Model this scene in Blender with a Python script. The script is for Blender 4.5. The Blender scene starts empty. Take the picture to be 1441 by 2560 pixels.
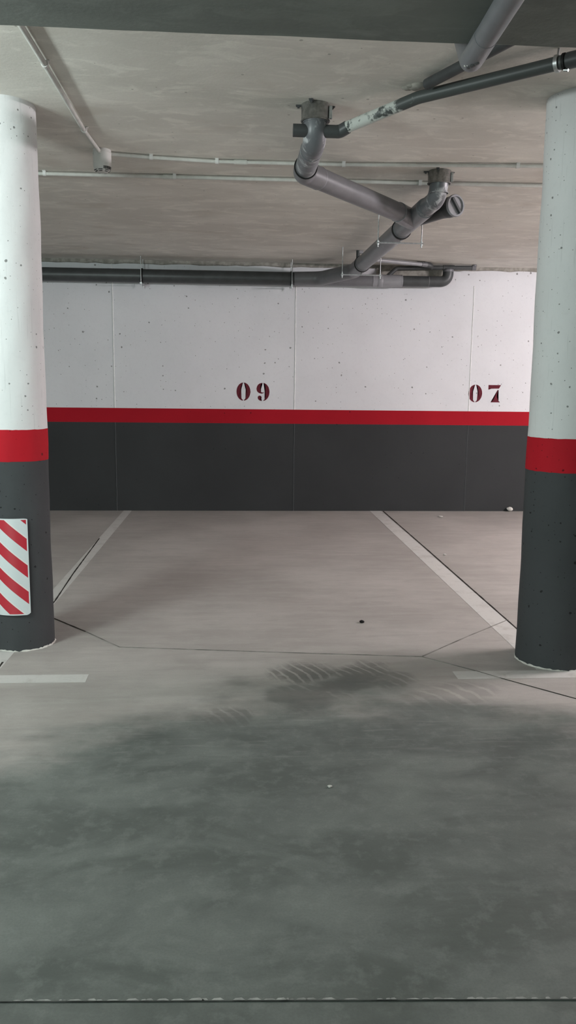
import bpy, bmesh, math, random
from mathutils import Vector, Matrix
random.seed(7)
C = bpy.context.scene.collection
PI = math.pi

# ------------------------------------------------------------------ helpers
def ceil_z(y):                      # the slab falls very slightly towards the back wall
    return 2.419 + 0.011 * (8.084 - y)

def obj(name, bm, mat, parent=None, smooth=False, sharp=40):
    me = bpy.data.meshes.new(name)
    bmesh.ops.recalc_face_normals(bm, faces=bm.faces[:])
    if smooth:
        for f in bm.faces: f.smooth = True
        for e in bm.edges:
            if len(e.link_faces) == 2 and e.calc_face_angle(0) > math.radians(sharp): e.smooth = False
    bm.to_mesh(me); bm.free()
    o = bpy.data.objects.new(name, me); C.objects.link(o)
    if mat: me.materials.append(mat)
    if parent:
        o.parent = parent
        o.matrix_parent_inverse = Matrix.Translation(parent.matrix_basis.translation).inverted() if parent.type == 'EMPTY' else Matrix.Identity(4)
    return o

def tag(o, label, cat, group=None):
    o['label'] = label; o['category'] = cat
    if group: o['group'] = group
    return o

def thing(name, label, cat, loc, group=None):
    o = bpy.data.objects.new(name, None); C.objects.link(o)
    o.location = loc; o.empty_display_size = .05
    return tag(o, label, cat, group)

def struct(o):
    o['kind'] = 'structure'; return o

def box(bm, x0, x1, y0, y1, z0, z1, bevel=0):
    vs = [bm.verts.new(c) for c in ((x0,y0,z0),(x1,y0,z0),(x1,y1,z0),(x0,y1,z0),(x0,y0,z1),(x1,y0,z1),(x1,y1,z1),(x0,y1,z1))]
    fs = [bm.faces.new([vs[i] for i in q]) for q in ((0,3,2,1),(4,5,6,7),(0,1,5,4),(1,2,6,5),(2,3,7,6),(3,0,4,7))]
    if bevel:
        es = list({e for f in fs for e in f.edges})
        bmesh.ops.bevel(bm, geom=es, offset=bevel, segments=2, affect='EDGES', profile=.5)
    return bm

def prism(bm, pts, z0, z1):         # plan polygon extruded in z
    b = [bm.verts.new((x, y, z0)) for x, y in pts]; t = [bm.verts.new((x, y, z1)) for x, y in pts]
    bm.faces.new(b[::-1]); bm.faces.new(t)
    n = len(pts)
    for i in range(n): bm.faces.new((b[i], b[(i+1) % n], t[(i+1) % n], t[i]))
    return bm

def bend_path(pts, br, n=8):        # polyline with rounded corners
    P = [Vector(p) for p in pts]; out = [P[0]]
    for i in range(1, len(P)-1):
        a, b, c = P[i-1], P[i], P[i+1]
        u = (a-b).normalized(); v = (c-b).normalized()
        ang = u.angle(v)
        if PI - ang < .02: out.append(b); continue
        d = min(br / math.tan(ang/2), (a-b).length*.95, (c-b).length*.95)
        p0, p2 = b + u*d, b + v*d
        for k in range(n+1):
            t = k/n; out.append((1-t)**2*p0 + 2*t*(1-t)*b + t*t*p2)
    out.append(P[-1]); return out

def tube(bm, pts, r, br=.08, seg=28, caps=True, radii=None, n=8):
    path = bend_path(pts, br, n)
    rings = []; T0 = (path[1]-path[0]).normalized()
    nrm = T0.orthogonal().normalized()
    for i, p in enumerate(path):
        if i == 0: T = T0
        elif i == len(path)-1: T = (path[-1]-path[-2]).normalized()
        else: T = ((path[i+1]-p).normalized() + (p-path[i-1]).normalized()).normalized()
        nrm = (nrm - T*nrm.dot(T)).normalized(); bn = T.cross(nrm)
        rr = r if radii is None else radii[i]
        rings.append([bm.verts.new(p + (nrm*math.cos(2*PI*k/seg) + bn*math.sin(2*PI*k/seg))*rr) for k in range(seg)])
    for a, b in zip(rings, rings[1:]):
        for k in range(seg): bm.faces.new((a[k], a[(k+1) % seg], b[(k+1) % seg], b[k]))
    if caps: bm.faces.new(rings[0][::-1]); bm.faces.new(rings[-1])
    return bm

def sleeve(bm, p, d, length, r, seg=32, lip=0.004):   # a socket collar with a rounded lip
    p = Vector(p); d = Vector(d).normalized()
    prof = [(0, r-.004), (0, r), (lip, r+lip*.6), (length-lip, r+lip*.6), (length, r), (length, r-.004)]
    return lathe(bm, p, d, prof, seg)

def lathe(bm, p, d, prof, seg=32, closed=False, a0=0, a1=2*PI):
    p = Vector(p); d = Vector(d).normalized(); n = d.orthogonal().normalized(); b = d.cross(n)
    rings = []
    for h, r in prof:
        if r < 1e-6: rings.append([bm.verts.new(p + d*h)]); continue
        rings.append([bm.verts.new(p + d*h + (n*math.cos(2*PI*k/seg) + b*math.sin(2*PI*k/seg))*r) for k in range(seg)])
    for A, B in zip(rings, rings[1:]):
        for k in range(seg):
            q = [A[k % len(A)], A[(k+1) % len(A)], B[(k+1) % len(B)], B[k % len(B)]]
            u = []
            for v in q:
                if v not in u: u.append(v)
            if len(u) > 2: bm.faces.new(u)
    return bm

# ------------------------------------------------------------------ node materials
class G:
    def __init__(s, name, rough=.6, spec=.3, metallic=0):
        s.m = bpy.data.materials.new(name); s.m.use_nodes = True; s.t = s.m.node_tree
        s.b = s.t.nodes['Principled BSDF']
        s.b.inputs['Roughness'].default_value = rough
        s.b.inputs['Specular IOR Level'].default_value = spec
        s.b.inputs['Metallic'].default_value = metallic
        s._c = None
    def n(s, typ, props=None, **ins):
        nd = s.t.nodes.new(typ)
        for k, v in (props or {}).items(): setattr(nd, k, v)
        for k, v in ins.items():
            sock = nd.inputs[int(k[1:])] if k[0] == '_' and k[1:].isdigit() else nd.inputs[k]
            s.put(sock, v)
        return nd
    def put(s, sock, v):
        if isinstance(v, bpy.types.NodeSocket): s.t.links.new(v, sock)
        elif isinstance(v, tuple) and len(v) == 3 and sock.type == 'RGBA': sock.default_value = (*v, 1)
        else: sock.default_value = v
    def co(s):
        if not s._c: s._c = s.n('ShaderNodeTexCoord').outputs['Object']
        return s._c
    def sep(s, v=None):
        q = s.n('ShaderNodeSeparateXYZ', _0=v or s.co()); return q.outputs
    def comb(s, x, y, z): return s.n('ShaderNodeCombineXYZ', _0=x, _1=y, _2=z).outputs[0]
    def scaled(s, v, sc, rot=(0,0,0), loc=(0,0,0)):
        q = s.n('ShaderNodeMapping', _0=v, Scale=sc, Rotation=rot, Location=loc); return q.outputs[0]
    def m_(s, op, a, b=0.0, c=None, clamp=False):
        q = s.n('ShaderNodeMath', {'operation': op, 'use_clamp': clamp}, _0=a, _1=b)
        if c is not None: s.put(q.inputs[2], c)
        return q.outputs[0]
    def noise(s, scale, detail=4, rough=.55, v=None, dist=0):
        return s.n('ShaderNodeTexNoise', Vector=v or s.co(), Scale=scale, Detail=detail, Roughness=rough, Distortion=dist).outputs[0]
    def step(s, v, lo, hi, a=0.0, b=1.0):
        q = s.n('ShaderNodeMapRange', {'interpolation_type': 'SMOOTHSTEP'}); s.put(q.inputs[0], v)
        for i, x in ((1,lo),(2,hi),(3,a),(4,b)): s.put(q.inputs[i], x)
        return q.outputs[0]
    def mix(s, f, a, b, mode='MIX'):
        q = s.n('ShaderNodeMix', {'data_type': 'RGBA', 'blend_type': mode})
        s.put(q.inputs[0], f); s.put(q.inputs[6], a); s.put(q.inputs[7], b); return q.outputs[2]
    def pocks(s, scale, size, keep, v=None, seed=0.0):
        q = s.n('ShaderNodeTexVoronoi', {'voronoi_dimensions': '2D'}, Vector=s.scaled(v or s.co(), (1,1,1), loc=(seed, seed*.7, 0)), Scale=scale)
        nz = s.n('ShaderNodeTexNoise', {'noise_dimensions': '2D'}, Vector=v or s.co(), Scale=scale*5, Detail=2).outputs[0]
        d = s.m_('ADD', q.outputs['Distance'], s.m_('MULTIPLY', s.m_('SUBTRACT', nz, .5), size*1.5))
        r = s.sep(q.outputs['Color'])
        lim = s.m_('MULTIPLY', s.m_('ADD', s.m_('MULTIPLY', r[1], .7), .3), size)
        hit = s.step(s.m_('SUBTRACT', lim, d), 0.0, size*.3)
        return s.m_('MULTIPLY', hit, s.m_('LESS_THAN', r[0], keep))
    def color(s, c): s.put(s.b.inputs['Base Color'], c)
    def rough(s, c): s.put(s.b.inputs['Roughness'], c)
    def bump(s, h, strength=.3, dist=.005):
        q = s.n('ShaderNodeBump', Height=h, Strength=strength, Distance=dist); s.put(s.b.inputs['Normal'], q.outputs[0])

def painted_concrete(name, col, dark, scale=9, size=.16, keep=.5, rough=.75, bumpy=.35, mott=.10, spec=.25, surf='wall', crack=0):
    g = G(name, rough, spec)
    if surf == 'wall': q = g.sep(); pv = g.comb(q[0], q[2], 0.0)
    else: pv = g.n('ShaderNodeTexCoord').outputs['UV']
    n1 = g.noise(1.7, 6); n2 = g.noise(40, 5)
    c = g.mix(g.step(n1, .3, .7), tuple(x*(1-mott) for x in col), col)
    c = g.mix(g.m_('MULTIPLY', g.step(n2, .5, .75), .12), c, tuple(x*.7 for x in col))
    p1 = g.pocks(scale, size, keep, pv); p2 = g.pocks(scale*2.6, size*1.1, keep*.6, pv, seed=3.1)
    p = g.m_('MAXIMUM', p1, p2)
    if crack:
        ck = g.step(g.noise(1.0, 5, .6, g.scaled(pv, (70, 3.0, 1)), .3), .60, .66)
        c = g.mix(g.m_('MULTIPLY', ck, crack), c, tuple(x*.72 for x in col))
    g.color(g.mix(g.m_('MULTIPLY', p, .8), c, dark))
    h = g.m_('SUBTRACT', g.m_('MULTIPLY', g.noise(28, 8, .65), .6), g.m_('MULTIPLY', p, 1.2))
    g.bump(h, bumpy, .004)
    return g.m

def simple(name, col, rough=.5, spec=.4, metallic=0, var=.15, scale=30, bump=0):
    g = G(name, rough, spec, metallic)
    n = g.noise(scale, 5)
    g.color(g.mix(g.step(n, .35, .65), tuple(x*(1-var) for x in col), col))
    if bump: g.bump(n, bump, .002)
    return g.m

WHITE = (.645, .645, .668); RED = (.34, .008, .017); GREY = (.040, .0415, .043)
M = {}
M['wall'] = painted_concrete('white_wall_paint', WHITE, (.15,.145,.14), 8, .085, .30, .8, .3, .07)
M['red'] = painted_concrete('red_wall_paint', RED, (.05,.005,.008), 8, .06, .15, .7, .25, .10, .1)
M['dado'] = painted_concrete('dark_grey_wall_paint', GREY, (.02,.02,.02), 8, .06, .2, .7, .3, .12, .1)
M['col_white'] = painted_concrete('white_column_paint', (.70,.70,.70), (.13,.13,.125), 14, .085, .40, .75, .5, .07, .25, 'uv', .35)
M['col_red'] = painted_concrete('red_column_paint', (.44,.012,.022), (.06,.008,.01), 14, .10, .35, .7, .35, .10, .12, 'uv')
M['col_grey'] = painted_concrete('dark_grey_column_paint', (.062,.065,.068), (.012,.012,.012), 14, .10, .45, .7, .4, .15, .12, 'uv')
M['glyph'] = simple('dark_red_stencil_paint', (.115,.012,.022), .7, .2, 0, .25, 60)
M['seam'] = simple('raised_white_seam', (.80,.795,.79), .8, .2, 0, .1, 30)
M['seam_grey'] = simple('raised_grey_seam', (.085,.088,.092), .7, .2, 0, .1, 30)
M['plaster'] = simple('bare_beige_plaster', (.36,.34,.305), .9, .1, 0, .35, 22, .4)
M['pvc'] = simple('grey_plastic_pipe', (.155,.155,.165), .36, .5, 0, .12, 12)
M['pvc_light'] = simple('light_grey_plastic_pipe', (.27,.27,.285), .38, .5, 0, .12, 12)
M['pvc_dark'] = simple('dark_grey_plastic_pipe', (.060,.064,.066), .42, .45, 0, .2, 12)
M['rubber'] = simple('black_rubber', (.012,.012,.012), .6, .3, 0, .2, 30)
M['zinc'] = simple('galvanised_steel', (.55,.57,.57), .38, .5, .85, .25, 60)
M['collar'] = simple('grey_steel_collar', (.30,.295,.28), .36, .5, .7, .35, 45)
M['conduit'] = simple('painted_grey_conduit', (.58,.58,.545), .55, .4, 0, .12, 20)
M['white_plastic'] = simple('white_plastic', (.66,.655,.635), .5, .4, 0, .06, 20)
M['black'] = simple('black_slot', (.012,.012,.012), .8, .1, 0, .2, 30)
M['joint'] = simple('dark_joint_filler', (.055,.05,.045), .95, .05, 0, .5, 18)
M['faint_joint'] = simple('dusty_joint_filler', (.285,.27,.252), .95, .05, 0, .5, 9)
M['pale_edge'] = simple('pale_chipped_concrete', (.36,.37,.35), .9, .1, 0, .45, 25)
M['lane_joint'] = simple('grimy_joint_filler', (.07,.074,.07), .95, .05, 0, .6, 14)
M['chip'] = simple('pale_cement_crumb', (.62,.60,.56), .9, .1, 0, .2, 40)
M['pebble'] = simple('black_crumb', (.01,.01,.01), .8, .2, 0, .3, 40)

def smeared_pvc():
    g = G('plaster_smeared_pipe', .42, .45)
    v = g.scaled(g.co(), (1, 1, .45))
    n = g.noise(26, 6, .6, v, .6); n2 = g.noise(9, 3)
    f = g.m_('MULTIPLY', g.step(n, .47, .62), g.step(n2, .40, .54))
    g.color(g.mix(g.m_('MULTIPLY', f, .75), (.125,.13,.14), (.55,.55,.56)))
    g.rough(g.step(f, 0, 1, .36, .75)); g.bump(f, .3, .002)
    return g.m
M['pvc_smear'] = smeared_pvc()

def splashed_pipe():
    # white plaster splashes on the lower half of the branch pipe, thinning out towards the far end
    g = G('plaster_splashed_dark_pipe', .45, .4)
    x = g.sep()[0]
    n = g.noise(19, 4, .6); n2 = g.noise(7, 3)
    lim = g.m_('ADD', x, g.m_('MULTIPLY', g.m_('SUBTRACT', g.noise(13, 5, .65), .5), .75))
    f = g.step(lim, .64, .71, 1, 0)
    f = g.m_('MULTIPLY', f, g.step(g.m_('ADD', x, g.m_('MULTIPLY', g.m_('SUBTRACT', g.noise(30, 4), .5), .45)), .47, .52, .0, 1.0))
    spots = g.m_('MULTIPLY', g.step(n, .45, .50), g.step(x, .60, .52))
    f = g.m_('MAXIMUM', f, spots)
    g.color(g.mix(f, (.062,.070,.068), (.50,.52,.49)))
    g.rough(g.step(f, 0, 1, .45, .85)); g.bump(f, .3, .002)
    return g.m
M['splash'] = splashed_pipe()

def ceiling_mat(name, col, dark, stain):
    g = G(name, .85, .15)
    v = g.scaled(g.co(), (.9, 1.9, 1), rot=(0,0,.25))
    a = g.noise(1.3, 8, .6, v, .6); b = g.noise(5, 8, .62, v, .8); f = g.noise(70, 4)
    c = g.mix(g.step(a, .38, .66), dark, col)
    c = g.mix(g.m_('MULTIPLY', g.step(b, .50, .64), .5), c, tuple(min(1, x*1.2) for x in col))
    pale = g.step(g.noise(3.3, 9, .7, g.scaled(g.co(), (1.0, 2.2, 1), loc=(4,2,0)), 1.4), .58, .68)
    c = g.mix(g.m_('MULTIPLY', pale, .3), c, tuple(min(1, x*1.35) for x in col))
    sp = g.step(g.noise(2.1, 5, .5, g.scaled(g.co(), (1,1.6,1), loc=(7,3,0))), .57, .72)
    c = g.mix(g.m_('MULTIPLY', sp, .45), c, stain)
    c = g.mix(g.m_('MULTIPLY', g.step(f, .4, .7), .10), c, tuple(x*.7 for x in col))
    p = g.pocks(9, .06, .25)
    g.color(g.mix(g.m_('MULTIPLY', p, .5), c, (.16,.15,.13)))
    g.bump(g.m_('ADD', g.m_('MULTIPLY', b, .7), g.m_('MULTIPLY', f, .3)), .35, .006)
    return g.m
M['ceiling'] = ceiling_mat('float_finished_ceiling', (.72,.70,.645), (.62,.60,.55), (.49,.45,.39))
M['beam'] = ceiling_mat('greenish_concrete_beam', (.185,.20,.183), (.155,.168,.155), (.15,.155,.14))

def floor_mat():
    g = G('power_floated_concrete', .55, .3)
    X, Y, _ = g.sep()
    base = g.mix(g.step(g.noise(1.1, 7, .6), .35, .68), (.335,.312,.292), (.42,.395,.372))
    sv = g.scaled(g.co(), (1.1, 6.5, 1), rot=(0,0,.06))
    st = g.noise(2.2, 7, .62, sv, .7)
    base = g.mix(g.m_('MULTIPLY', g.step(st, .50, .66), .30), base, (.285,.262,.243))
    base = g.mix(g.m_('MULTIPLY', g.step(st, .48, .36), .22), base, (.47,.45,.43))
    grain = g.noise(160, 3, .6)
    base = g.mix(g.m_('MULTIPLY', g.step(grain, .42, .62), .10), base, (.22,.21,.195))
    mt = g.noise(11, 6, .66, g.scaled(g.co(), (1, 1.6, 1)))
    base = g.mix(g.m_('MULTIPLY', g.step(mt, .50, .70), .22), base, (.27,.25,.232))
    base = g.mix(g.m_('MULTIPLY', g.step(mt, .44, .30), .18), base, (.50,.48,.455))
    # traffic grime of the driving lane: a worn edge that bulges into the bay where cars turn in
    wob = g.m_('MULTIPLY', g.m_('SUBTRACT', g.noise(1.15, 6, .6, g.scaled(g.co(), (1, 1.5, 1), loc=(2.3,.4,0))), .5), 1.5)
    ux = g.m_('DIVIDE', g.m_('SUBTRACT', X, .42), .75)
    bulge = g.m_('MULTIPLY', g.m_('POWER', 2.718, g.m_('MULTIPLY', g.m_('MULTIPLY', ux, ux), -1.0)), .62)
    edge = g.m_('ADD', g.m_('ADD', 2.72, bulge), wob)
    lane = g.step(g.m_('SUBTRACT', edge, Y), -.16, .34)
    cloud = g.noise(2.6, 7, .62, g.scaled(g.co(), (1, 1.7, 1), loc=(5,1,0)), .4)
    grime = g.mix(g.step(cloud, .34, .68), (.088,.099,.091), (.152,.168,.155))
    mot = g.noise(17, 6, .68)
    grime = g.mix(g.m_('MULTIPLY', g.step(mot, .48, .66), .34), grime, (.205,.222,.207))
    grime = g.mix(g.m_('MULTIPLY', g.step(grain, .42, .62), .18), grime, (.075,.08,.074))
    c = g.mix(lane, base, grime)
    # tyre tread smears where cars swing in: ribbed dark patches
    def tread(cx, cy, hx, hy, rot, dens, period):
        q = g.scaled(g.comb(g.m_('SUBTRACT', X, cx), g.m_('SUBTRACT', Y, cy), 0.0), (1,1,1), rot=(0,0,rot))
        u, w, _z = g.sep(q)
        n1 = g.m_('SUBTRACT', g.noise(5.5, 5, .6), .5)
        e = g.m_('ADD', g.m_('POWER', g.m_('DIVIDE', g.m_('ABSOLUTE', u), hx), 2.0), g.m_('POWER', g.m_('DIVIDE', g.m_('ABSOLUTE', w), hy), 2.0))
        inside = g.step(g.m_('ADD', e, g.m_('MULTIPLY', n1, 3.2)), 1.25, .25)
        if not period: return g.m_('MULTIPLY', inside, dens)
        ph = g.m_('ADD', g.m_('MULTIPLY', u, 2*PI/period), g.m_('MULTIPLY', g.m_('MULTIPLY', w, w), 75.0))
        ph = g.m_('ADD', ph, g.m_('MULTIPLY', n1, 9.0))
        rib = g.step(g.m_('SINE', ph), -.95, -.35, .12, 1)
        return g.m_('MULTIPLY', g.m_('MULTIPLY', inside, rib), dens)
    tr = tread(.31, 3.43, .17, .15, -.37, .66, .046)
    for a in ((.55, 3.43, .17, .12, -.45, .62, .044), (.50, 3.30, .20, .10, -.3, .62, 0), (.27, 3.13, .17, .10, .2, .50, 0), (.30, 3.16, .20, .15, -.6, .40, .05), (-.04, 2.92, .13, .11, -.5, .48, .042), (-.06, 2.90, .12, .09, -.3, .25, 0), (.66, 3.33, .12, .12, -.6, .45, .05), (.85, 3.12, .30, .16, -.5, .28, .075)):
        tr = g.m_('MAXIMUM', tr, tread(*a))
    c = g.mix(tr, c, (.085,.085,.079))
    # fine swung scratches
    sw = g.noise(7, 5, .6, g.scaled(g.co(), (.7, 9, 1), rot=(0,0,-.30)), .5)
    band = g.step(g.m_('ABSOLUTE', g.m_('SUBTRACT', Y, 3.0)), .75, .2)
    c = g.mix(g.m_('MULTIPLY', g.m_('MULTIPLY', g.step(sw, .55, .70), band), .2), c, (.36,.36,.345))
    g.color(c)
    g.rough(g.step(lane, 0, 1, .60, .48))
    g.bump(g.m_('ADD', g.m_('MULTIPLY', st, .5), g.m_('MULTIPLY', grain, .35)), .12, .003)
    return g.m
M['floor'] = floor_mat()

def line_paint():
    g = G('worn_white_line_paint', .65, .3)
    n = g.noise(9, 7, .65, None, .5); n2 = g.noise(60, 4)
    f = g.m_('ADD', g.m_('MULTIPLY', g.step(n, .50, .68), .55), g.m_('MULTIPLY', g.step(n2, .5, .7), .15))
    g.color(g.mix(f, (.54,.53,.51), (.38,.36,.34)))
    return g.m
M['line'] = line_paint()

def sign_mat():
    g = G('red_and_white_reflective_stripes', .42, .5)
    uv = g.n('ShaderNodeTexCoord').outputs['UV']
    U, V, _ = g.sep(uv)                 # U metres along the arc from the right edge, V metres from the top edge
    t = g.m_('DIVIDE', g.m_('ADD', g.m_('ADD', V, g.m_('MULTIPLY', U, .93)), .0255), .126)
    fr = g.m_('FRACT', t)
    red = g.m_('LESS_THAN', fr, .47)
    inb = g.m_('MULTIPLY', g.m_('GREATER_THAN', U, .006), g.m_('MULTIPLY', g.m_('GREATER_THAN', V, .006), g.m_('LESS_THAN', V, .452)))
    f = g.m_('MULTIPLY', red, inb)
    edge = g.m_('MULTIPLY', g.m_('GREATER_THAN', fr, .94), inb)
    wh = g.mix(edge, (.62,.66,.67), (.74,.70,.68))
    fine = g.step(g.noise(300, 2), .4, .6)
    wh = g.mix(g.m_('MULTIPLY', fine, .08), wh, (.5,.53,.54))
    g.color(g.mix(f, wh, (.46,.020,.036)))
    return g.m
M['sign'] = sign_mat()

# ------------------------------------------------------------------ the room
WY = 8.084
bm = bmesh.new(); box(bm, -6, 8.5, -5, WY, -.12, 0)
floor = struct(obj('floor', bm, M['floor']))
bm = bmesh.new()
vs = []
for x in (-6, 8.5):
    for y in (-5, WY + .2):
        for dz in (0, .2): vs.append(bm.verts.new((x, y, ceil_z(y) + dz)))
bmesh.ops.convex_hull(bm, input=vs)
ceiling = struct(obj('ceiling', bm, M['ceiling']))
def wall(name, *b):
    bm = bmesh.new(); box(bm, *b); return struct(obj(name, bm, M['wall']))
wall_back = wall('wall_back', -6, 8.5, WY, WY+.2, -.12, 2.40)
wall_left = wall('wall_left', -6.2, -6, -5, WY, -.12, 2.40)
wall_right = wall('wall_right', 8.5, 8.7, -5, WY, -.12, 2.40)
wall_front = wall('wall_front', -6, 8.5, -5.2, -5, -.12, 2.54)

def part(name, bm, mat, parent, label=None, smooth=False, sharp=40):
    o = obj(name, bm, mat, parent, smooth, sharp)
    if label: o['label'] = label
    return o
T = .0015
bm = bmesh.new(); box(bm, -6, 8.5, WY-T, WY+.001, 0, .877)
part('grey_dado', bm, M['dado'], wall_back, 'dark grey painted lower wall')
bm = bmesh.new(); box(bm, -6, 8.5, WY-T, WY+.001, .8771, 1.017)
part('red_stripe', bm, M['red'], wall_back, 'red painted stripe across the wall')
def wobble_seam(x, z0, z1, mat, w=.011, d=.006):
    bm = bmesh.new(); n = max(3, int((z1-z0)/.06)); L = []
    for i in range(n+1):
        z = z0 + (z1-z0)*i/n; xx = x + random.uniform(-.0012, .0012)
        L.append([bm.verts.new((xx-w/2, WY+.0005, z)), bm.verts.new((xx, WY-d, z)), bm.verts.new((xx+w/2, WY+.0005, z))])
    for a, b in zip(L, L[1:]):
        for k in range(2): bm.faces.new((a[k], a[k+1], b[k+1], b[k]))
        bm.faces.new((a[2], a[0], b[0], b[2]))
    bm.faces.new(L[0]); bm.faces.new(L[-1][::-1])
    return part('panel_seam', bm, mat, wall_back)
for x in (-1.1886, .574, 2.333):
    wobble_seam(x, 1.017, 2.24 if x > 0 else 2.40, M['seam']); wobble_seam(x, 0, .877, M['seam_grey'])
# ragged plaster bead along the top of the wall and the bare patch behind the right-hand pipes
bm = bmesh.new(); N = 160; L = []
for i in range(N+1):
    x = -5.9 + 14.3*i/N; z = 2.390 + random.uniform(-.006, .006); y = WY - .012 + random.uniform(-.003, .003)
    L.append([bm.verts.new(c) for c in ((x, WY+.001, z-.008), (x, y, z), (x, y-.006, 2.421), (x, WY+.001, 2.425))])
for a, b in zip(L, L[1:]):
    for k in range(4): bm.faces.new((a[k], a[(k+1) % 4], b[(k+1) % 4], b[k]))
bm.faces.new(L[0]); bm.faces.new(L[-1][::-1])
trim = obj('trim_1', bm, M['plaster'], None, True); struct(trim)
bm = bmesh.new(); prism(bm, [(1.36,WY+.001),(1.36,WY-.016),(2.02,WY-.016),(2.02,WY+.001)], 2.285, 2.40)
for v in bm.verts: v.co += Vector((random.uniform(-.006,.006), 0, random.uniform(-.004,.004)))
part('bare_plaster_patch', bm, M['plaster'], wall_back, 'bare beige plaster patch behind the pipes')

# stencilled bay numbers
def arc(cx, cy, rx, ry, a0, a1, n=14): return [(cx + rx*math.cos(math.radians(a0+(a1-a0)*i/n)), cy - ry*math.sin(math.radians(a0+(a1-a0)*i/n))) for i in range(n+1)]
def zero(cx, cy, rx=125, ry=164):
    l = arc(cx, cy, rx, ry, 94, 266) + [(cx-8, cy+150), (cx-28, cy+134), (cx-42, cy+100), (cx-42, cy-100), (cx-28, cy-134), (cx-8, cy-150)]
    r = arc(cx, cy, rx, ry, 86, -86) + [(cx+8, cy+150), (cx+28, cy+134), (cx+42, cy+100), (cx+42, cy-100), (cx+28, cy-134), (cx+8, cy-150)]
    return [l, r]
nine = [arc(702, 357, 121, 163, 84, -86) + [(712,510),(738,490),(749,450),(749,255),(738,222),(714,207)],
        [(696,195),(668,198),(640,208),(612,232),(594,268),(588,300),(592,330),(606,356),(632,376),(664,387),(690,387),(712,381),(723,368),(720,360),(704,370),(686,370),(671,360),(662,340),(660,300),(660,250),(667,224),(680,211),(696,207)],
        arc(647, 458, 35, 34, 0, 180, 10) + [(613,470),(622,492),(640,508),(664,518),(686,520),(688,512),(670,506),(660,496),(658,488),(676,478)]]
seven = [[(585,228),(810,228),(776,293),(640,296),(610,300),(597,312),(585,312)],
         [(754,316),(770,320),(750,372),(744,410),(747,450),(759,488),(778,520),(802,538),(802,546),(635,546),(640,536),(668,522),(688,486),(712,430),(736,370)]]
def glyphs(polys, ox, sx, oz, sz, zy0, label):
    bm = bmesh.new()
    for p in polys:
        q = [(ox + (zx/7.205)*sx, oz - ((zy-zy0)/7.205)*sz) for zx, zy in p]
        f0 = [bm.verts.new((x, WY-.0012, z)) for x, z in q]; f1 = [bm.verts.new((x, WY+.0005, z)) for x, z in q]
        bm.faces.new(f0); n = len(q)
        for i in range(n): bm.faces.new((f0[i], f1[i], f1[(i+1) % n], f0[(i+1) % n]))
    bmesh.ops.triangulate(bm, faces=[f for f in bm.faces if len(f.verts) > 4])
    return part('bay_number', bm, M['glyph'], wall_back, label)
glyphs(zero(354, 355) + nine, -.003 + (560-591)*.003944, .003944, 1.279, .0039, 188, 'dark red stencilled number 09')
glyphs(zero(352, 386, 124, 162) + seven, 2.325 + (1140-1172)*.00408, .00408, 1.283, .0039, 224, 'dark red stencilled number 07')

# painted lines and saw-cut joints belong to the floor
def quad_line(name, pts, mat, label=None, z=.0012):
    bm = bmesh.new(); prism(bm, pts, 0.0, z); return part(name, bm, mat, floor, label)
quad_line('parking_line', [(-1.124,3.43),(-1.044,3.43),(-1.044,8.08),(-1.124,8.08)], M['line'], 'white parking line on the left of the bay')
quad_line('parking_line', [(1.357,3.43),(1.475,3.43),(1.475,8.08),(1.357,8.08)], M['line'], 'white parking line on the right of the bay')
quad_line('parking_line', [(-4,3.338),(-.640,3.338),(-.642,3.430),(-4,3.430)], M['line'], 'white cross line in front of the left column')
quad_line('parking_line', [(.967,3.322),(4.5,3.316),(4.5,3.422),(.967,3.416)], M['line'], 'white cross line in front of the right column')
def joint(pts, w, mat, z=.0022, name='saw_cut_joint'):
    bm = bmesh.new()
    dense = []
    for a, b in zip(pts, pts[1:]):
        a = Vector((*a,0)); b = Vector((*b,0)); n = max(2, int((b-a).length/.05))
        for i in range(n): dense.append(a.lerp(b, i/n))
    dense.append(Vector((*pts[-1],0)))
    L = []
    for i, p in enumerate(dense):
        t = (dense[min(i+1, len(dense)-1)] - dense[max(i-1,0)]).normalized(); nn = Vector((-t.y, t.x, 0))
        j = random.uniform(.7, 1.15)*w/2
        L.append([bm.verts.new(p+nn*j+Vector((0,0,z))), bm.verts.new(p-nn*j+Vector((0,0,z))), bm.verts.new(p-nn*j), bm.verts.new(p+nn*j)])
    for a, b in zip(L, L[1:]):
        for k in range(4): bm.faces.new((a[k], a[(k+1) % 4], b[(k+1) % 4], b[k]))
    bm.faces.new(L[0]); bm.faces.new(L[-1][::-1])
    return part(name, bm, mat, floor)
joint([(1.492,8.06),(1.489,6.16),(1.479,4.0)], .010, M['joint'])
joint([(-1.119,6.6),(-1.085,5.354),(-1.054,4.66),(-1.05,4.1)], .009, M['joint'])
joint([(-1.058,3.6),(-1.05,3.44)], .009, M['joint'])
joint([(-.985,4.30),(-.769,4.055)], .007, M['joint'])
joint([(-.769,4.055),(-.561,3.80)], .005, M['faint_joint'])
joint([(-.561,3.80),(.20,3.70),(.873,3.618)], .005, M['faint_joint'])
joint([(1.49,4.21),(1.20,3.94),(.873,3.618)], .006, M['faint_joint'])
joint([(.873,3.618),(1.076,3.417),(1.154,3.329)], .005, M['faint_joint'])
joint([(1.154,3.329),(1.25,3.23),(1.5,2.97)], .004, M['joint'])
joint([(-2.5,1.602),(-.483,1.519),(.708,1.467),(2.5,1.39)], .0022, M['lane_joint'])
bm = bmesh.new()                      # chipped pale edge of the front joint
x = -2.4
while x < 2.4:
    l = random.uniform(.006, .035); y = 1.519 - (x+.483)*.0437 + .0035
    if random.random() < .8:
        w = random.uniform(.002, .0055); prism(bm, [(x,y-.001),(x+l,y-.001-l*.0437),(x+l*.7,y+w),(x+l*.2,y+w*.8)], 0, .0016)
    x += l*random.uniform(.8, 1.5)
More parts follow.
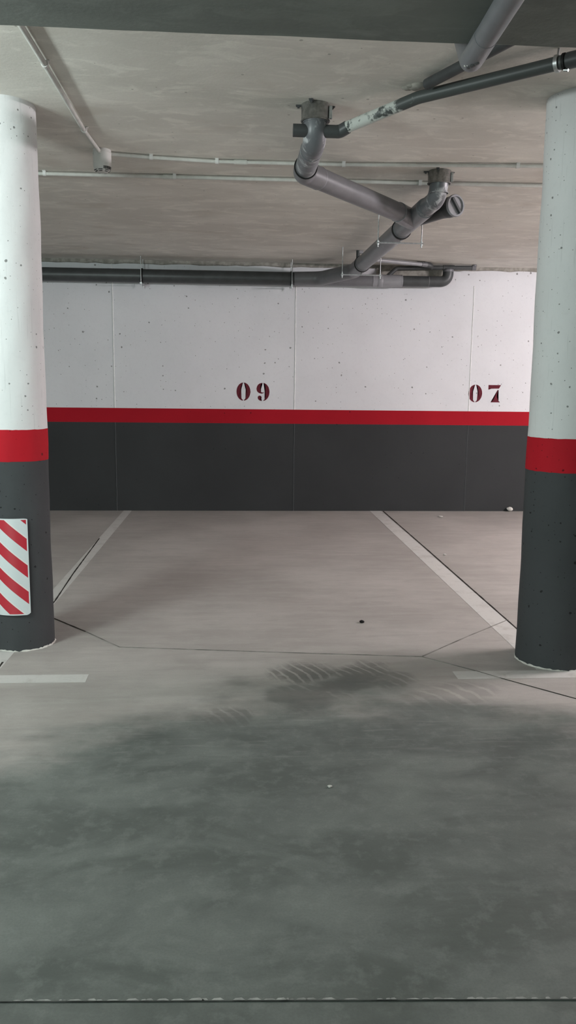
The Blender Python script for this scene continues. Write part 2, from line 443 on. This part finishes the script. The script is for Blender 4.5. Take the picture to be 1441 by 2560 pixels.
part('chipped_joint_edge', bm, M['pale_edge'], floor, 'pale chipped edge of the front joint')

# dropped beam over the front of the bay
bm = bmesh.new(); N = 90; L = []
for i in range(N+1):
    x = -5.9 + 14.3*i/N; r = lambda a: random.uniform(-a, a)
    yf = 2.606 + r(.003)
    L.append([bm.verts.new(c) for c in ((x,1.75,2.282),(x,yf-.012,2.282),(x,yf,2.287+r(.002)),(x,yf,ceil_z(2.6)+.03),(x,1.75,ceil_z(1.75)+.03))])
for a, b in zip(L, L[1:]):
    for k in range(5): bm.faces.new((a[k], a[(k+1) % 5], b[(k+1) % 5], b[k]))
bm.faces.new(L[0]); bm.faces.new(L[-1][::-1])
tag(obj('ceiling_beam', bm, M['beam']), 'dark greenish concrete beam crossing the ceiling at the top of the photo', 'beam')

# ------------------------------------------------------------------ round columns
def column(cx, cy, r, zr0, zr1, label):
    t = thing('column', label, 'column', (cx, cy, 0))
    top = ceil_z(cy) + .01
    def seg(name, z0, z1, mat, lab, dr, wavy0=0, wavy1=0):
        bm = bmesh.new(); S = 72; rows = max(2, int((z1-z0)/.05)); R = []; uvl = bm.loops.layers.uv.new('UVMap')
        for j in range(rows+1):
            ring = []
            for k in range(S):
                a = 2*PI*k/S; z = z0 + (z1-z0)*j/rows
                if j == 0: z += random.uniform(-1,1)*wavy0
                if j == rows: z += random.uniform(-1,1)*wavy1
                rr = r + dr + .0016*math.sin(3*a+z*7) + .0009*math.sin(7*a - z*19) + random.uniform(-.0004,.0004)
                ring.append(bm.verts.new((cx+rr*math.cos(a), cy+rr*math.sin(a), z)))
            R.append(ring)
        for a, b in zip(R, R[1:]):
            for k in range(S):
                f = bm.faces.new((a[k], a[(k+1) % S], b[(k+1) % S], b[k]))
                for l, u in zip(f.loops, (k, k+1, k+1, k)): l[uvl].uv = (2*PI*u/S*r + cx, l.vert.co.z)
        bm.faces.new(R[0][::-1]); bm.faces.new(R[-1])
        return part(name, bm, mat, t, lab, True, 60)
    seg('grey_base', 0, zr0+.002, M['col_grey'], 'dark grey painted foot of the column', 0)
    seg('red_band', zr0, zr1, M['col_red'], 'red painted ring around the column', .0008, .001, .001)
    seg('white_shaft', zr1-.002, top, M['col_white'], 'white painted upper shaft', 0)
    bm = bmesh.new(); S = 90; A = []          # cement crumb line where the shaft meets the floor
    for k in range(S):
        a = 2*PI*k/S; w = random.uniform(.002, .009)
        c, s = math.cos(a), math.sin(a)
        A.append([bm.verts.new((cx+(r-.004)*c, cy+(r-.004)*s, .0)), bm.verts.new((cx+(r+.001)*c, cy+(r+.001)*s, random.uniform(.003,.009))), bm.verts.new((cx+(r+w)*c, cy+(r+w)*s, .0005))])
    for k in range(S):
        p, q = A[k], A[(k+1) % S]
        bm.faces.new((p[0],p[1],q[1],q[0])); bm.faces.new((p[1],p[2],q[2],q[1])); bm.faces.new((p[2],p[0],q[0],q[2]))
    part('cement_skirt', bm, M['chip'], t, 'thin pale cement edge at the foot', True)
    return t
column(-1.036, 3.890, .143, .898, 1.043, 'white round concrete column with red ring carrying the striped panel on its dark foot')
column(1.490, 3.575, .172, .893, 1.041, 'thick white round column with red ring and plain dark grey foot, on the right')

# hazard panel wrapped round the left column
bm = bmesh.new(); uvl = bm.loops.layers.uv.new('UVMap')
cx, cy, r0 = -1.036, 3.890, .1490
a_r, a_l = math.radians(-62), math.radians(-205); zt, zb = .637, .179; n = 44
front, back = [], []
def col_pts(i):
    f = i/n; a = a_r + (a_l-a_r)*f; ch = 0
    if i == 0: ch = .010
    if i == 1: ch = .003
    off = .004 if i > 3 else .004 + .003*(1-i/4)
    return a, [(zb+ch, off), (zb+.012, off), ((zb+zt)/2, off), (zt-.012, off), (zt-ch*.3, off)]
uvs = {}
for i in range(n+1):
    a, col = col_pts(i); fr, bk = [], []
    for z, off in col:
        v = bm.verts.new((cx+(r0+off)*math.cos(a), cy+(r0+off)*math.sin(a), z)); uvs[v] = ((a_r-a)*r0, zt-z); fr.append(v)
        w = bm.verts.new((cx+(r0+off-.003)*math.cos(a), cy+(r0+off-.003)*math.sin(a), z)); uvs[w] = (0.0, 0.0); bk.append(w)
    front.append(fr); back.append(bk)
for i in range(n):
    for j in range(4):
        bm.faces.new((front[i][j], front[i][j+1], front[i+1][j+1], front[i+1][j])); bm.faces.new((back[i][j], back[i+1][j], back[i+1][j+1], back[i][j+1]))
    bm.faces.new((front[i][4], back[i][4], back[i+1][4], front[i+1][4])); bm.faces.new((front[i][0], front[i+1][0], back[i+1][0], back[i][0]))
for i in (0, n):
    for j in range(4): bm.faces.new((front[i][j], back[i][j], back[i][j+1], front[i][j+1]))
for f in bm.faces:
    for l in f.loops: l[uvl].uv = uvs[l.vert]
tag(obj('hazard_panel', bm, M['sign'], None, True, 50), 'curved red and white diagonal striped panel wrapped round the left column foot', 'warning panel')

# ------------------------------------------------------------------ drains
net = thing('drain_pipe', 'large grey drain pipe network: two ceiling drops, sloping main and run along the wall', 'pipe', (1.1, 6.4, 2.30))
S1 = (.343, 3.752); S2 = (1.140, 4.738)
def fire_collar(x, y, r, h):
    zt = ceil_z(y)
    bm = bmesh.new()
    lathe(bm, (x, y, zt+.002), (0,0,-1), [(0, r*.9), (0, r), (.004, r+.003), (h-.006, r+.002), (h, r+.005), (h+.003, r+.002), (h+.003, r-.006), (h-.02, r-.006)], 44)
    col = part('collar', bm, M['collar'], net, 'steel collar at the ceiling', True)
    for a in (math.radians(172), math.radians(10), math.radians(-62+180-28), math.radians(250)):
        bm = bmesh.new(); c, s = math.cos(a), math.sin(a)
        box(bm, -.002, .026, -.008, .008, -.006, 0); box(bm, .010, .020, -.005, .005, -.013, -.006)
        bmesh.ops.transform(bm, matrix=Matrix.Translation((x+r*c, y+r*s, zt+.001)) @ Matrix.Rotation(a, 4, 'Z'), verts=bm.verts)
        part('fixing_lug', bm, M['pvc_dark'], col)
    bm = bmesh.new(); box(bm, x+r-.004, x+r+.010, y-.035, y-.020, zt-h+.006, zt-.012, .002)
    part('clasp', bm, M['zinc'], col, 'bright clasp')
    return zt-h
zb1 = fire_collar(*S1, .060, .070)
zb2 = fire_collar(*S2, .062, .068)
Z1 = 2.318
# drop one
bm = bmesh.new(); tube(bm, [(*S1, 2.43), (*S1, Z1), (.340, 4.00, Z1)], .0505, .075)
part('drop_pipe', bm, M['pvc_smear'], net, 'vertical drop smeared with white plaster', True)
for sx in (-1, 1):
    bm = bmesh.new(); tube(bm, [(S1[0]+sx*.03, S1[1]-.005, 2.358), (S1[0]+sx*.098, S1[1]-.005, 2.358)], .027)
    part('side_socket', bm, M['pvc_dark'], net, 'dark side socket', True)
bm = bmesh.new(); sleeve(bm, (.3405, 3.885, Z1), (0,1,0), .012, .0508, lip=.002)
part('joint_ring', bm, M['pvc_smear'], net, None, True)
bm = bmesh.new(); sleeve(bm, (*S1, zb1-.004), (0,0,1), .02, .053, lip=.002)
part('joint_ring', bm, M['pvc_smear'], net, None, True)
bm = bmesh.new(); tube(bm, [(.340, 3.885, Z1), (.338, 4.235, Z1-.004)], .0515)
part('run_pipe', bm, M['pvc_smear'], net, None, True)
DJ = Vector((1.100, 5.255, 2.303)); D0 = Vector((.338, 4.262, 2.312))
dd = (DJ-D0).normalized()
bm = bmesh.new(); tube(bm, [(.338, 4.175, Z1-.003), tuple(D0), tuple(D0+dd*.135)], .0575, .07)
part('elbow', bm, M['pvc'], net, None, True)
bm = bmesh.new(); sleeve(bm, (.338, 4.165, Z1-.003), (0,1,0), .010, .0565, lip=.003)
part('gasket', bm, M['rubber'], net, 'black gasket', True)
bm = bmesh.new(); tube(bm, [tuple(D0+dd*.03), tuple(DJ)], .0545)
part('diagonal_pipe', bm, M['pvc'], net, None, True)
bm = bmesh.new(); sleeve(bm, D0+dd*.128, dd, .008, .0572, lip=.0022)
part('joint_ring', bm, M['pvc_light'], net, None, True)
# drop two and the sloping main
Z2 = 2.312
MA = Vector((1.128, 4.95, Z2)); MB = Vector((1.062, 7.42, 2.283)); md = (MB-MA).normalized()
def on_main(y): return MA + (MB-MA)*((y-MA.y)/(MB.y-MA.y))
bm = bmesh.new(); tube(bm, [(*S2, 2.43), (*S2, Z2+.004), tuple(on_main(5.2))], .0525, .135, n=14)
part('drop_pipe', bm, M['pvc_smear'], net, 'curved drop smeared with plaster', True)
for p, d in ((on_main(4.955), md), (Vector((*S2, zb2-.052)), (0,0,1))):
    bm = bmesh.new(); sleeve(bm, p, d, .006, .0530, lip=.002); part('joint_ring', bm, M['pvc_smear'], net, None, True)
bm = bmesh.new(); tube(bm, [tuple(on_main(5.0)), tuple(on_main(5.62))], .0590)
ang = (DJ-dd*.20); tube(bm, [tuple(ang), tuple(DJ + Vector((.008,.05,0)))], .0590)
J2 = on_main(5.30); cd = Vector((.46, -1, .02)).normalized()
part('junction', bm, M['pvc'], net, 'branched junction fitting', True)
bm = bmesh.new(); path = [tuple(J2), tuple(J2+cd*.28), tuple(J2+cd*.34), tuple(J2+cd*.345), tuple(J2+cd*.40)]
tube(bm, path, .05, radii=[.052,.052,.058,.060,.060])
part('cleanout_branch', bm, M['pvc_dark'], net, 'dark cleanout branch', True)
bm = bmesh.new(); ce = J2+cd*.395
lathe(bm, ce, cd, [(0,.061),(.004,.064),(.016,.064),(.020,.061),(.020,.052),(.012,.050),(.012,0)], 36)
cap = part('cleanout_cap', bm, M['pvc_light'], net, 'grey screw cap', True)
bm = bmesh.new(); box(bm, -.008, .008, -.050, .050, .010, .028, .002)
rot = cd.to_track_quat('Z', 'Y').to_matrix().to_4x4() @ Matrix.Rotation(math.radians(38), 4, 'Z')
bmesh.ops.transform(bm, matrix=Matrix.Translation(ce) @ rot, verts=bm.verts)
part('cap_grip', bm, M['pvc_dark'], cap, 'dark bar across the cap')
bm = bmesh.new(); tube(bm, [tuple(on_main(5.60)), tuple(on_main(7.10))], .0625)
part('main_pipe', bm, M['pvc'], net, None, True)
WZ = 2.258
bm = bmesh.new(); tube(bm, [tuple(on_main(7.05)), tuple(on_main(7.50)), (.80, 7.935, WZ+.006), (.55, 7.95, WZ)], .0655, .14, n=10)
part('elbow', bm, M['pvc'], net, 'bends towards the wall', True)
bm = bmesh.new(); tube(bm, [(.66, 7.95, WZ), (-5.0, 7.95, WZ-.004)], .0625)
part('wall_pipe', bm, M['pvc_dark'], net, 'dark pipe along the wall to the left', True)
bm = bmesh.new(); tube(bm, [(.70, 7.952, WZ-.002), (1.32, 7.952, WZ-.002)], .056)
part('wall_pipe', bm, M['pvc'], net, 'pipe stub along the wall to the right', True)
bm = bmesh.new(); tube(bm, [(1.30,7.952,WZ-.003),(1.585,7.952,WZ-.003)], .0585); sleeve(bm, (1.345,7.952,WZ-.003), (1,0,0), .05, .0585, lip=.005); sleeve(bm, (1.575,7.952,WZ-.003), (1,0,0), .012, .0585, lip=.002)
part('branch_fitting', bm, M['pvc_light'], net, 'light grey branch fitting', True)
bm = bmesh.new(); tube(bm, [(1.56,7.952,WZ-.003),(2.035,7.952,WZ),(2.035,7.952,2.375)], .0510, .085, n=12)
part('elbow', bm, M['pvc_dark'], net, 'dark pipe bending up at its right end', True)
for p, d, l in (((2.035,7.952,2.350), (0,0,1), .022), ((1.84,7.952,WZ), (1,0,0), .006)):
    bm = bmesh.new(); sleeve(bm, p, d, l, .0515, lip=.002); part('joint_ring', bm, M['pvc'], net, None, True)

# small waste pipes at the back right
t = thing('waste_pipe', 'thin dark waste pipe under the ceiling at the back right, above the bent pipe end', 'pipe', (1.9, 7.94, 2.39))
bm = bmesh.new(); tube(bm, [(1.435,7.945,2.29),(1.53,7.945,2.374),(1.82,7.945,2.386)], .0195, .05); part('curved_tail', bm, M['pvc_dark'], t, None, True)
bm = bmesh.new(); tube(bm, [(1.80,7.945,2.386),(2.275,7.945,2.392)], .0205); part('pipe_section', bm, M['pvc_dark'], t, None, True)
bm = bmesh.new(); tube(bm, [(1.98,7.945,2.388),(2.09,7.945,2.389)], .0245); part('coupling', bm, M['pvc_dark'], t, None, True)
bm = bmesh.new(); tube(bm, [(2.262,7.945,2.392),(2.30,7.945,2.392)], .0245); tube(bm, [(2.285,7.945,2.392),(2.285,7.945,2.419)], .021); part('end_cap', bm, M['pvc'], t, None, True)
bm = bmesh.new(); tube(bm, [(1.765,7.83,2.40),(1.835,7.86,2.392),(1.86,7.93,2.388)], .026, .03); tube(bm, [(1.70,7.82,2.402),(1.79,7.835,2.400)], .019); part('elbow', bm, M['pvc_dark'], t, None, True)
t = thing('waste_pipe', 'thin pale grey tube slanting behind the main drain to the back right', 'pipe', (1.5, 7.75, 2.39))
bm = bmesh.new(); tube(bm, [(1.14,7.56,2.398),(1.765,7.80,2.392)], .0185); part('pipe_section', bm, M['pvc_light'], t, None, True)
bm = bmesh.new(); tube(bm, [(1.735,7.788,2.3923),(1.79,7.81,2.3918)], .0215); part('coupling', bm, M['pvc'], t, None, True)
t = thing('vent_stub', 'short dark pipe stub from the ceiling down behind the main drain', 'pipe', (1.075, 7.30, 2.36))
bm = bmesh.new(); tube(bm, [(1.062,7.30,2.432),(1.062,7.30,2.335)], .0175); part('stub', bm, M['pvc_dark'], t, None, True)
bm = bmesh.new(); tube(bm, [(1.060,7.30,2.415),(1.105,7.30,2.415)], .016); part('side_outlet', bm, M['pvc_light'], t, None, True)

# branch pipe with plaster splashes, from the right to drop one
t = thing('branch_pipe', 'long dark branch pipe splashed with white plaster, from the right edge to the front drop', 'pipe', (.8, 3.42, 2.41))
B0 = (.434, 3.775, 2.364); B1 = (.735, 3.473, 2.418); B2 = (1.60, 2.70, 2.428)
bm = bmesh.new(); tube(bm, [B0, B1, B2], .0245, .3); part('pipe_section', bm, M['splash'], t, 'dark pipe with white plaster splashes', True)
bm = bmesh.new(); tube(bm, [(S1[0]+.094, S1[1]-.005, 2.358), (.452, 3.748, 2.359), (.482, 3.727, 2.3725)], .0275, .03); part('elbow', bm, M['pvc_dark'], t, None, True)
d = (Vector(B2)-Vector(B1)).normalized()
bm = bmesh.new(); p = Vector(B1)+d*((1.19-B1[0])/d.x); tube(bm, [tuple(p), tuple(p+d*.085)], .0285); part('coupling', bm, M['pvc_dark'], t, None, True)
bm = bmesh.new(); lathe(bm, Vector(B1)+d*((1.178-B1[0])/d.x), d, [(0,.0245),(0,.0295),(.009,.0295),(.009,.0245)], 36); part('gasket', bm, M['rubber'], t, 'black ring', True)
t2 = thing('pipe_clamp', 'bright steel clamp on the branch pipe near the right edge', 'clamp', (1.157, 3.096, 2.423))
pc = Vector(B1)+d*((1.157-B1[0])/d.x)
bm = bmesh.new(); lathe(bm, pc, d, [(0,.0245),(0,.0300),(.014,.0300),(.014,.0245)], 36); part('ring', bm, M['zinc'], t2, None, True)
bm = bmesh.new(); tube(bm, [tuple(pc+d*.007+Vector((0,0,.027))), (pc.x+.007, pc.y-.006, ceil_z(3.09)+.003)], .004, seg=12); part('rod', bm, M['zinc'], t2, None, True)
bm = bmesh.new(); q = pc+d*.007+Vector((.018,-.018,-.028)); tube(bm, [tuple(q), tuple(q+Vector((.012,-.012,-.004)))], .006, seg=10); part('screw', bm, M['zinc'], t2, None, True)
# second thin pipe joining it
t = thing('branch_pipe', 'short dark pipe meeting the splashed branch pipe, coming from behind the beam', 'pipe', (.85, 3.2, 2.425))
bm = bmesh.new(); tube(bm, [(1.085, 2.625, 2.436), (.940, 2.958, 2.440), (.752, 3.392, 2.442)], .0205, .2); part('pipe_section', bm, M['pvc_dark'], t, None, True)
bm = bmesh.new()
for k in range(7):
    q = Vector((.70+random.uniform(-.02,.05), 3.49+random.uniform(-.03,.03), ceil_z(3.49)-.002))
    bmesh.ops.create_icosphere(bm, subdivisions=2, radius=random.uniform(.014,.028), matrix=Matrix.Translation(q) @ Matrix.Diagonal((1.5,1,.6,1)))
part('mortar_dab', bm, M['plaster'], t, 'mortar dabs at the ceiling', True)
# pipe under the beam
t = thing('overhead_pipe', 'grey pipe slung under the beam at the top right with chipped bent end', 'pipe', (.70, 2.3, 2.24))
bm = bmesh.new(); tube(bm, [(.640, .9, 2.2365), (.706, 2.46, 2.2400)], .0335); part('pipe_section', bm, M['pvc'], t, None, True)
bm = bmesh.new(); tube(bm, [(.7045, 2.43, 2.2400), (.7130, 2.612, 2.2403), (.7300, 2.83, 2.44)], .0345, .05, n=10); part('elbow', bm, M['pvc'], t, 'bent end rising to the ceiling', True)
bm = bmesh.new()
for (x, y, z, r) in ((.705, 2.560, 2.2070, .011), (.699, 2.580, 2.2095, .008), (.711, 2.540, 2.2060, .008)):
    bmesh.ops.create_icosphere(bm, subdivisions=2, radius=r, matrix=Matrix.Translation((x,y,z)) @ Matrix.Diagonal((1,1.6,.35,1)))
part('tar_blot', bm, M['pvc_dark'], t, 'dark blot on the elbow', True)
bm = bmesh.new()
for (x, y, z, r) in ((.689, 2.588, 2.2175, .005), (.694, 2.600, 2.2155, .004), (.692, 2.575, 2.2135, .003)):
    bmesh.ops.create_icosphere(bm, subdivisions=1, radius=r, matrix=Matrix.Translation((x,y,z)))
part('plaster_chip', bm, M['chip'], t, 'white plaster flecks')

# ------------------------------------------------------------------ hangers
HG = 'threaded rod hangers of the drain pipe'
def trapeze(p, d, r, hw, zbar, label, along='x', back=None):
    p = Vector(p); t = thing('pipe_hanger', label, 'hanger', tuple(p), HG)
    d = Vector(d).normalized(); side = Vector((1,0,0)) if along == 'x' else Vector((0,1,0))
    bm = bmesh.new(); lathe(bm, p - d*.009, d, [(0,r),(0,r+.006),(.018,r+.006),(.018,r)], 40); part('rubber_ring', bm, M['rubber'], t, 'black rubber ring', True)
    bc = Vector((p.x, p.y, zbar)) + (Vector((0,.05,0)) if along == 'x' else Vector((0,0,0)))
    h0, h1 = (hw, hw) if back is None else (hw, back)
    a, b = bc - side*h0, bc + side*h1
    bm = bmesh.new()
    if along == 'x': box(bm, a.x-.012, b.x+.012, a.y-.010, a.y+.010, zbar-.0035, zbar+.0035)
    else: box(bm, a.x-.010, a.x+.010, a.y-.010, b.y+.010, zbar-.0035, zbar+.0035)
    part('cross_bar', bm, M['zinc'], t)
    for q in (a, b):
        bm = bmesh.new(); tube(bm, [(q.x, q.y, zbar-.028), (q.x, q.y, ceil_z(q.y)+.004)], .004, seg=10); rod = part('threaded_rod', bm, M['zinc'], t, None, True)
        bm = bmesh.new()
        for z in (zbar+.004, zbar-.013): tube(bm, [(q.x,q.y,z),(q.x,q.y,z+.008)], .0085, seg=6)
        part('nut', bm, M['zinc'], rod)
    bm = bmesh.new(); tube(bm, [(p.x, p.y + (.03 if along=='x' else 0), p.z-r-.004), (bc.x, bc.y, zbar)], .0055, seg=10); part('clamp_bolt', bm, M['zinc'], t, None, True)
    return t
q = on_main(5.63); trapeze(q, md, .0620, .150, 2.222, 'trapeze hanger with black ring just below the pipe junction')
q = on_main(7.10); trapeze(q, md, .0640, .165, 2.200, 'trapeze hanger with black ring where the main drain nears the wall')
trapeze((-.889,7.95,WZ), (1,0,0), .0622, .105, 2.180, 'rod hanger on the dark wall pipe beside the left panel seam', 'y', .075)
trapeze((.520,7.95,WZ), (1,0,0), .0622, .105, 2.180, 'rod hanger on the dark wall pipe beside the middle panel seam', 'y', .075)

# ------------------------------------------------------------------ conduits and detector
def conduit(label, pts, r, clips, slots=(), couplings=()):
    P = [Vector((x, y, ceil_z(y)-r-.004)) for x, y in pts]
    t = thing('conduit', label, 'conduit', tuple(P[0]))
    bm = bmesh.new(); tube(bm, P, r, .2, seg=16); part('tube', bm, M['conduit'], t, None, True)
    def at(u, axis):
        for a, b in zip(P, P[1:]):
            lo, hi = sorted((a[axis], b[axis]))
            if lo <= u <= hi: return a.lerp(b, (u-a[axis])/(b[axis]-a[axis])), (b-a).normalized()
    ax = 0 if abs(P[-1].x-P[0].x) > abs(P[-1].y-P[0].y) else 1
    for u in clips:
        p, d = at(u, ax); s = Vector((0,0,1)).cross(d).normalized()
        bm = bmesh.new(); prof = [(-.020,.0),(-.020,-.004),(-r-.003,-.004)]
        for k in range(9):
            a = PI + PI*k/8; prof.append(((r+.003)*math.cos(a), -r-.004 + (r+.003)*math.sin(a)))
        prof += [(r+.003,-.004),(.020,-.004),(.020,0)]
        top = Vector((p.x, p.y, ceil_z(p.y)))
        A = [bm.verts.new(top - d*.009 + s*a + Vector((0,0,b))) for a, b in prof]; B = [bm.verts.new(top + d*.009 + s*a + Vector((0,0,b))) for a, b in prof]
        bm.faces.new(A); bm.faces.new(B[::-1])
        for i in range(len(A)): bm.faces.new((A[i], A[(i+1) % len(A)], B[(i+1) % len(A)], B[i]))
        part('saddle_clip', bm, M['white_plastic'], t)
    for u in couplings:
        p, d = at(u, ax); bm = bmesh.new(); tube(bm, [tuple(p-d*.035), tuple(p+d*.035)], r+.003, seg=16); part('coupling', bm, M['conduit'], t, None, True)
    for u in slots:
        p, d = at(u, ax); bm = bmesh.new(); q = Vector((p.x, p.y+r+.008, ceil_z(p.y)-.003)); box(bm, q.x-.018, q.x+.018, q.y-.005, q.y+.005, q.z-.004, q.z+.005)
        part('dark_gap', bm, M['black'], t, 'dark gap beside the tube')
    return t
conduit('grey conduit running along the ceiling from the beam to the detector', [(-.742,2.612),(-.732,3.39),(-.728,4.18),(-.712,4.49)], .0105, (3.37, 4.15))
conduit('grey conduit crossing the ceiling from the detector to the right', [(-.69,4.535),(-.455,4.58),(-.107,4.622),(.58,4.612),(1.52,4.54),(2.6,4.47)], .0095, (-.455,-.107,.58,1.52), (-.03,.075,.885,.99), (.02,))
conduit('grey conduit crossing the ceiling behind the detector, nearer the back wall', [(-3.6,5.0),(-1.13,4.965),(.413,4.952),(1.076,4.950),(3.2,4.89)], .0105, (-1.10,-.359,.413,1.076), (-.44,-.335,.44), (-.39,))
t = thing('gas_detector', 'white round detector hanging from the ceiling with slotted grille underneath', 'detector', (-.703, 4.52, 2.40))
zt = ceil_z(4.52)
bm = bmesh.new(); lathe(bm, (-.703,4.52,zt+.002), (0,0,-1), [(0,0),(0,.046),(.012,.047),(.060,.0475),(.080,.047),(.098,.043),(.108,.036),(.112,.026),(.112,0)], 48)
part('housing', bm, M['white_plastic'], t, None, True, 30)
bm = bmesh.new(); lathe(bm, (-.703,4.52,zt-.012), (0,0,-1), [(0,.0472),(.001,.0485),(.004,.0485),(.005,.0472)], 48)
part('rim', bm, M['white_plastic'], t, None, True)
bm = bmesh.new()
def slot(a, w, z0, z1, r0_, r1_):
    m = 4; A, B = [], []
    for k in range(m+1):
        aa = a - w/2 + w*k/m
        A.append(bm.verts.new((-.703+r0_*math.cos(aa), 4.52+r0_*math.sin(aa), z0))); B.append(bm.verts.new((-.703+r1_*math.cos(aa), 4.52+r1_*math.sin(aa), z1)))
    for k in range(m): bm.faces.new((A[k], A[k+1], B[k+1], B[k]))
for k in range(10): slot(math.radians(-70 + 7.5*k), .075, zt-.086, zt-.100, .0472, .0434)
for a in (-140,-95,-45,10,70,130,190): slot(math.radians(a), .55, zt-.102, zt-.1045, .0418, .0402); slot(math.radians(a), .5, zt-.1085, zt-.1105, .0352, .0318)
part('vent_slots', bm, M['black'], t, 'dark vent slots')
bm = bmesh.new(); box(bm, -.747,-.740, 4.492,4.502, zt-.028, zt-.010); part('cable_entry', bm, M['conduit'], t)
bm = bmesh.new(); tube(bm, [(-.712,4.482,zt-.016),(-.708,4.468,zt-.016)], .0115, seg=16); part('conduit_entry', bm, M['conduit'], t, None, True)

# ------------------------------------------------------------------ crumbs on the floor
def crumb(x, y, r, mat, name, label, cat, flat=.6):
    bm = bmesh.new(); bmesh.ops.create_icosphere(bm, subdivisions=2, radius=r)
    for v in bm.verts: v.co = Vector((v.co.x*random.uniform(.75,1.3), v.co.y*random.uniform(.7,1.1), v.co.z*flat*random.uniform(.8,1.1)))
    lo = min(v.co.z for v in bm.verts)
    for v in bm.verts: v.co += Vector((x, y, -lo))
    return tag(obj(name, bm, mat, None, True), label, cat)
crumb(.674, 4.175, .013, M['pebble'], 'pebble', 'small black crumb lying in the middle of the bay floor', 'pebble')
crumb(.297, 2.388, .007, M['chip'], 'pebble', 'tiny pale crumb on the dark lane floor', 'pebble')
crumb(2.80, 8.055, .030, M['chip'], 'plaster_lump', 'pale plaster lump at the foot of the wall by the right column', 'debris', .8)
crumb(1.995, 7.70, .020, M['chip'], 'plaster_lump', 'pale plaster lump on the floor of the right bay near the wall', 'debris', .35)
crumb(1.575, 5.914, .011, M['chip'], 'plaster_lump', 'tiny pale plaster lump beside the right parking line', 'debris', .5)

# ------------------------------------------------------------------ light: fluorescent tubes of the garage, plus an added fill
def lamp(name, x, y, z, power, col, n=3, length=1.2, axis='x', soft=.07):
    for k in range(n):
        o = (k-(n-1)/2)*length/n
        l = bpy.data.lights.new(name, 'POINT'); l.energy = power/n; l.color = col; l.shadow_soft_size = soft
        ob = bpy.data.objects.new(name, l); C.objects.link(ob)
        ob.location = (x+o, y, z) if axis == 'x' else (x, y+o, z)
lamp('tube_lamp', 5.2, 4.35, 2.22, 136, (1.0,.925,.955), axis='y')
lamp('tube_lamp', -1.95, 2.20, 2.03, 34, (.89,1.0,.985), axis='y', length=.9)
fill_light = bpy.data.lights.new('front_fill', 'AREA'); fill_light.shape = 'RECTANGLE'; fill_light.size = 3.0; fill_light.size_y = 2.0; fill_light.energy = 44; fill_light.color = (.80,1.0,.95)
do = bpy.data.objects.new('front_fill', fill_light); C.objects.link(do); do.location = (-3.4, -4.9, 1.15); do.rotation_euler = (math.radians(90), 0, 0)   # added fill behind the camera to brighten the ceiling; no opening there
w = bpy.data.worlds.new('World'); bpy.context.scene.world = w; w.use_nodes = True
w.node_tree.nodes['Background'].inputs[0].default_value = (.05,.05,.05,1); w.node_tree.nodes['Background'].inputs[1].default_value = 1

# ------------------------------------------------------------------ camera
f, pitch, roll, yaw, h = 2024.855, -.15563, .01141, .06452, 1.25876
fwd = Vector((math.sin(yaw)*math.cos(pitch), math.cos(yaw)*math.cos(pitch), math.sin(pitch)))
r0v = Vector((math.cos(yaw), -math.sin(yaw), 0)); u0 = r0v.cross(fwd)
rt = math.cos(roll)*r0v + math.sin(roll)*u0; up = -math.sin(roll)*r0v + math.cos(roll)*u0
cam = bpy.data.cameras.new('camera'); co = bpy.data.objects.new('camera', cam); C.objects.link(co)
co.matrix_world = Matrix(((rt.x,up.x,-fwd.x,0),(rt.y,up.y,-fwd.y,0),(rt.z,up.z,-fwd.z,h),(0,0,0,1)))
cam.sensor_fit = 'VERTICAL'; cam.sensor_height = 24; cam.sensor_width = 24*1441/2560; cam.lens = 24*f/2560
cam.clip_start = .02
S = bpy.context.scene; S.camera = co
S.view_settings.view_transform = 'Standard'; S.view_settings.look = 'None'; S.view_settings.gamma = 1; S.view_settings.use_curve_mapping = False
S.view_settings.exposure = 2.0
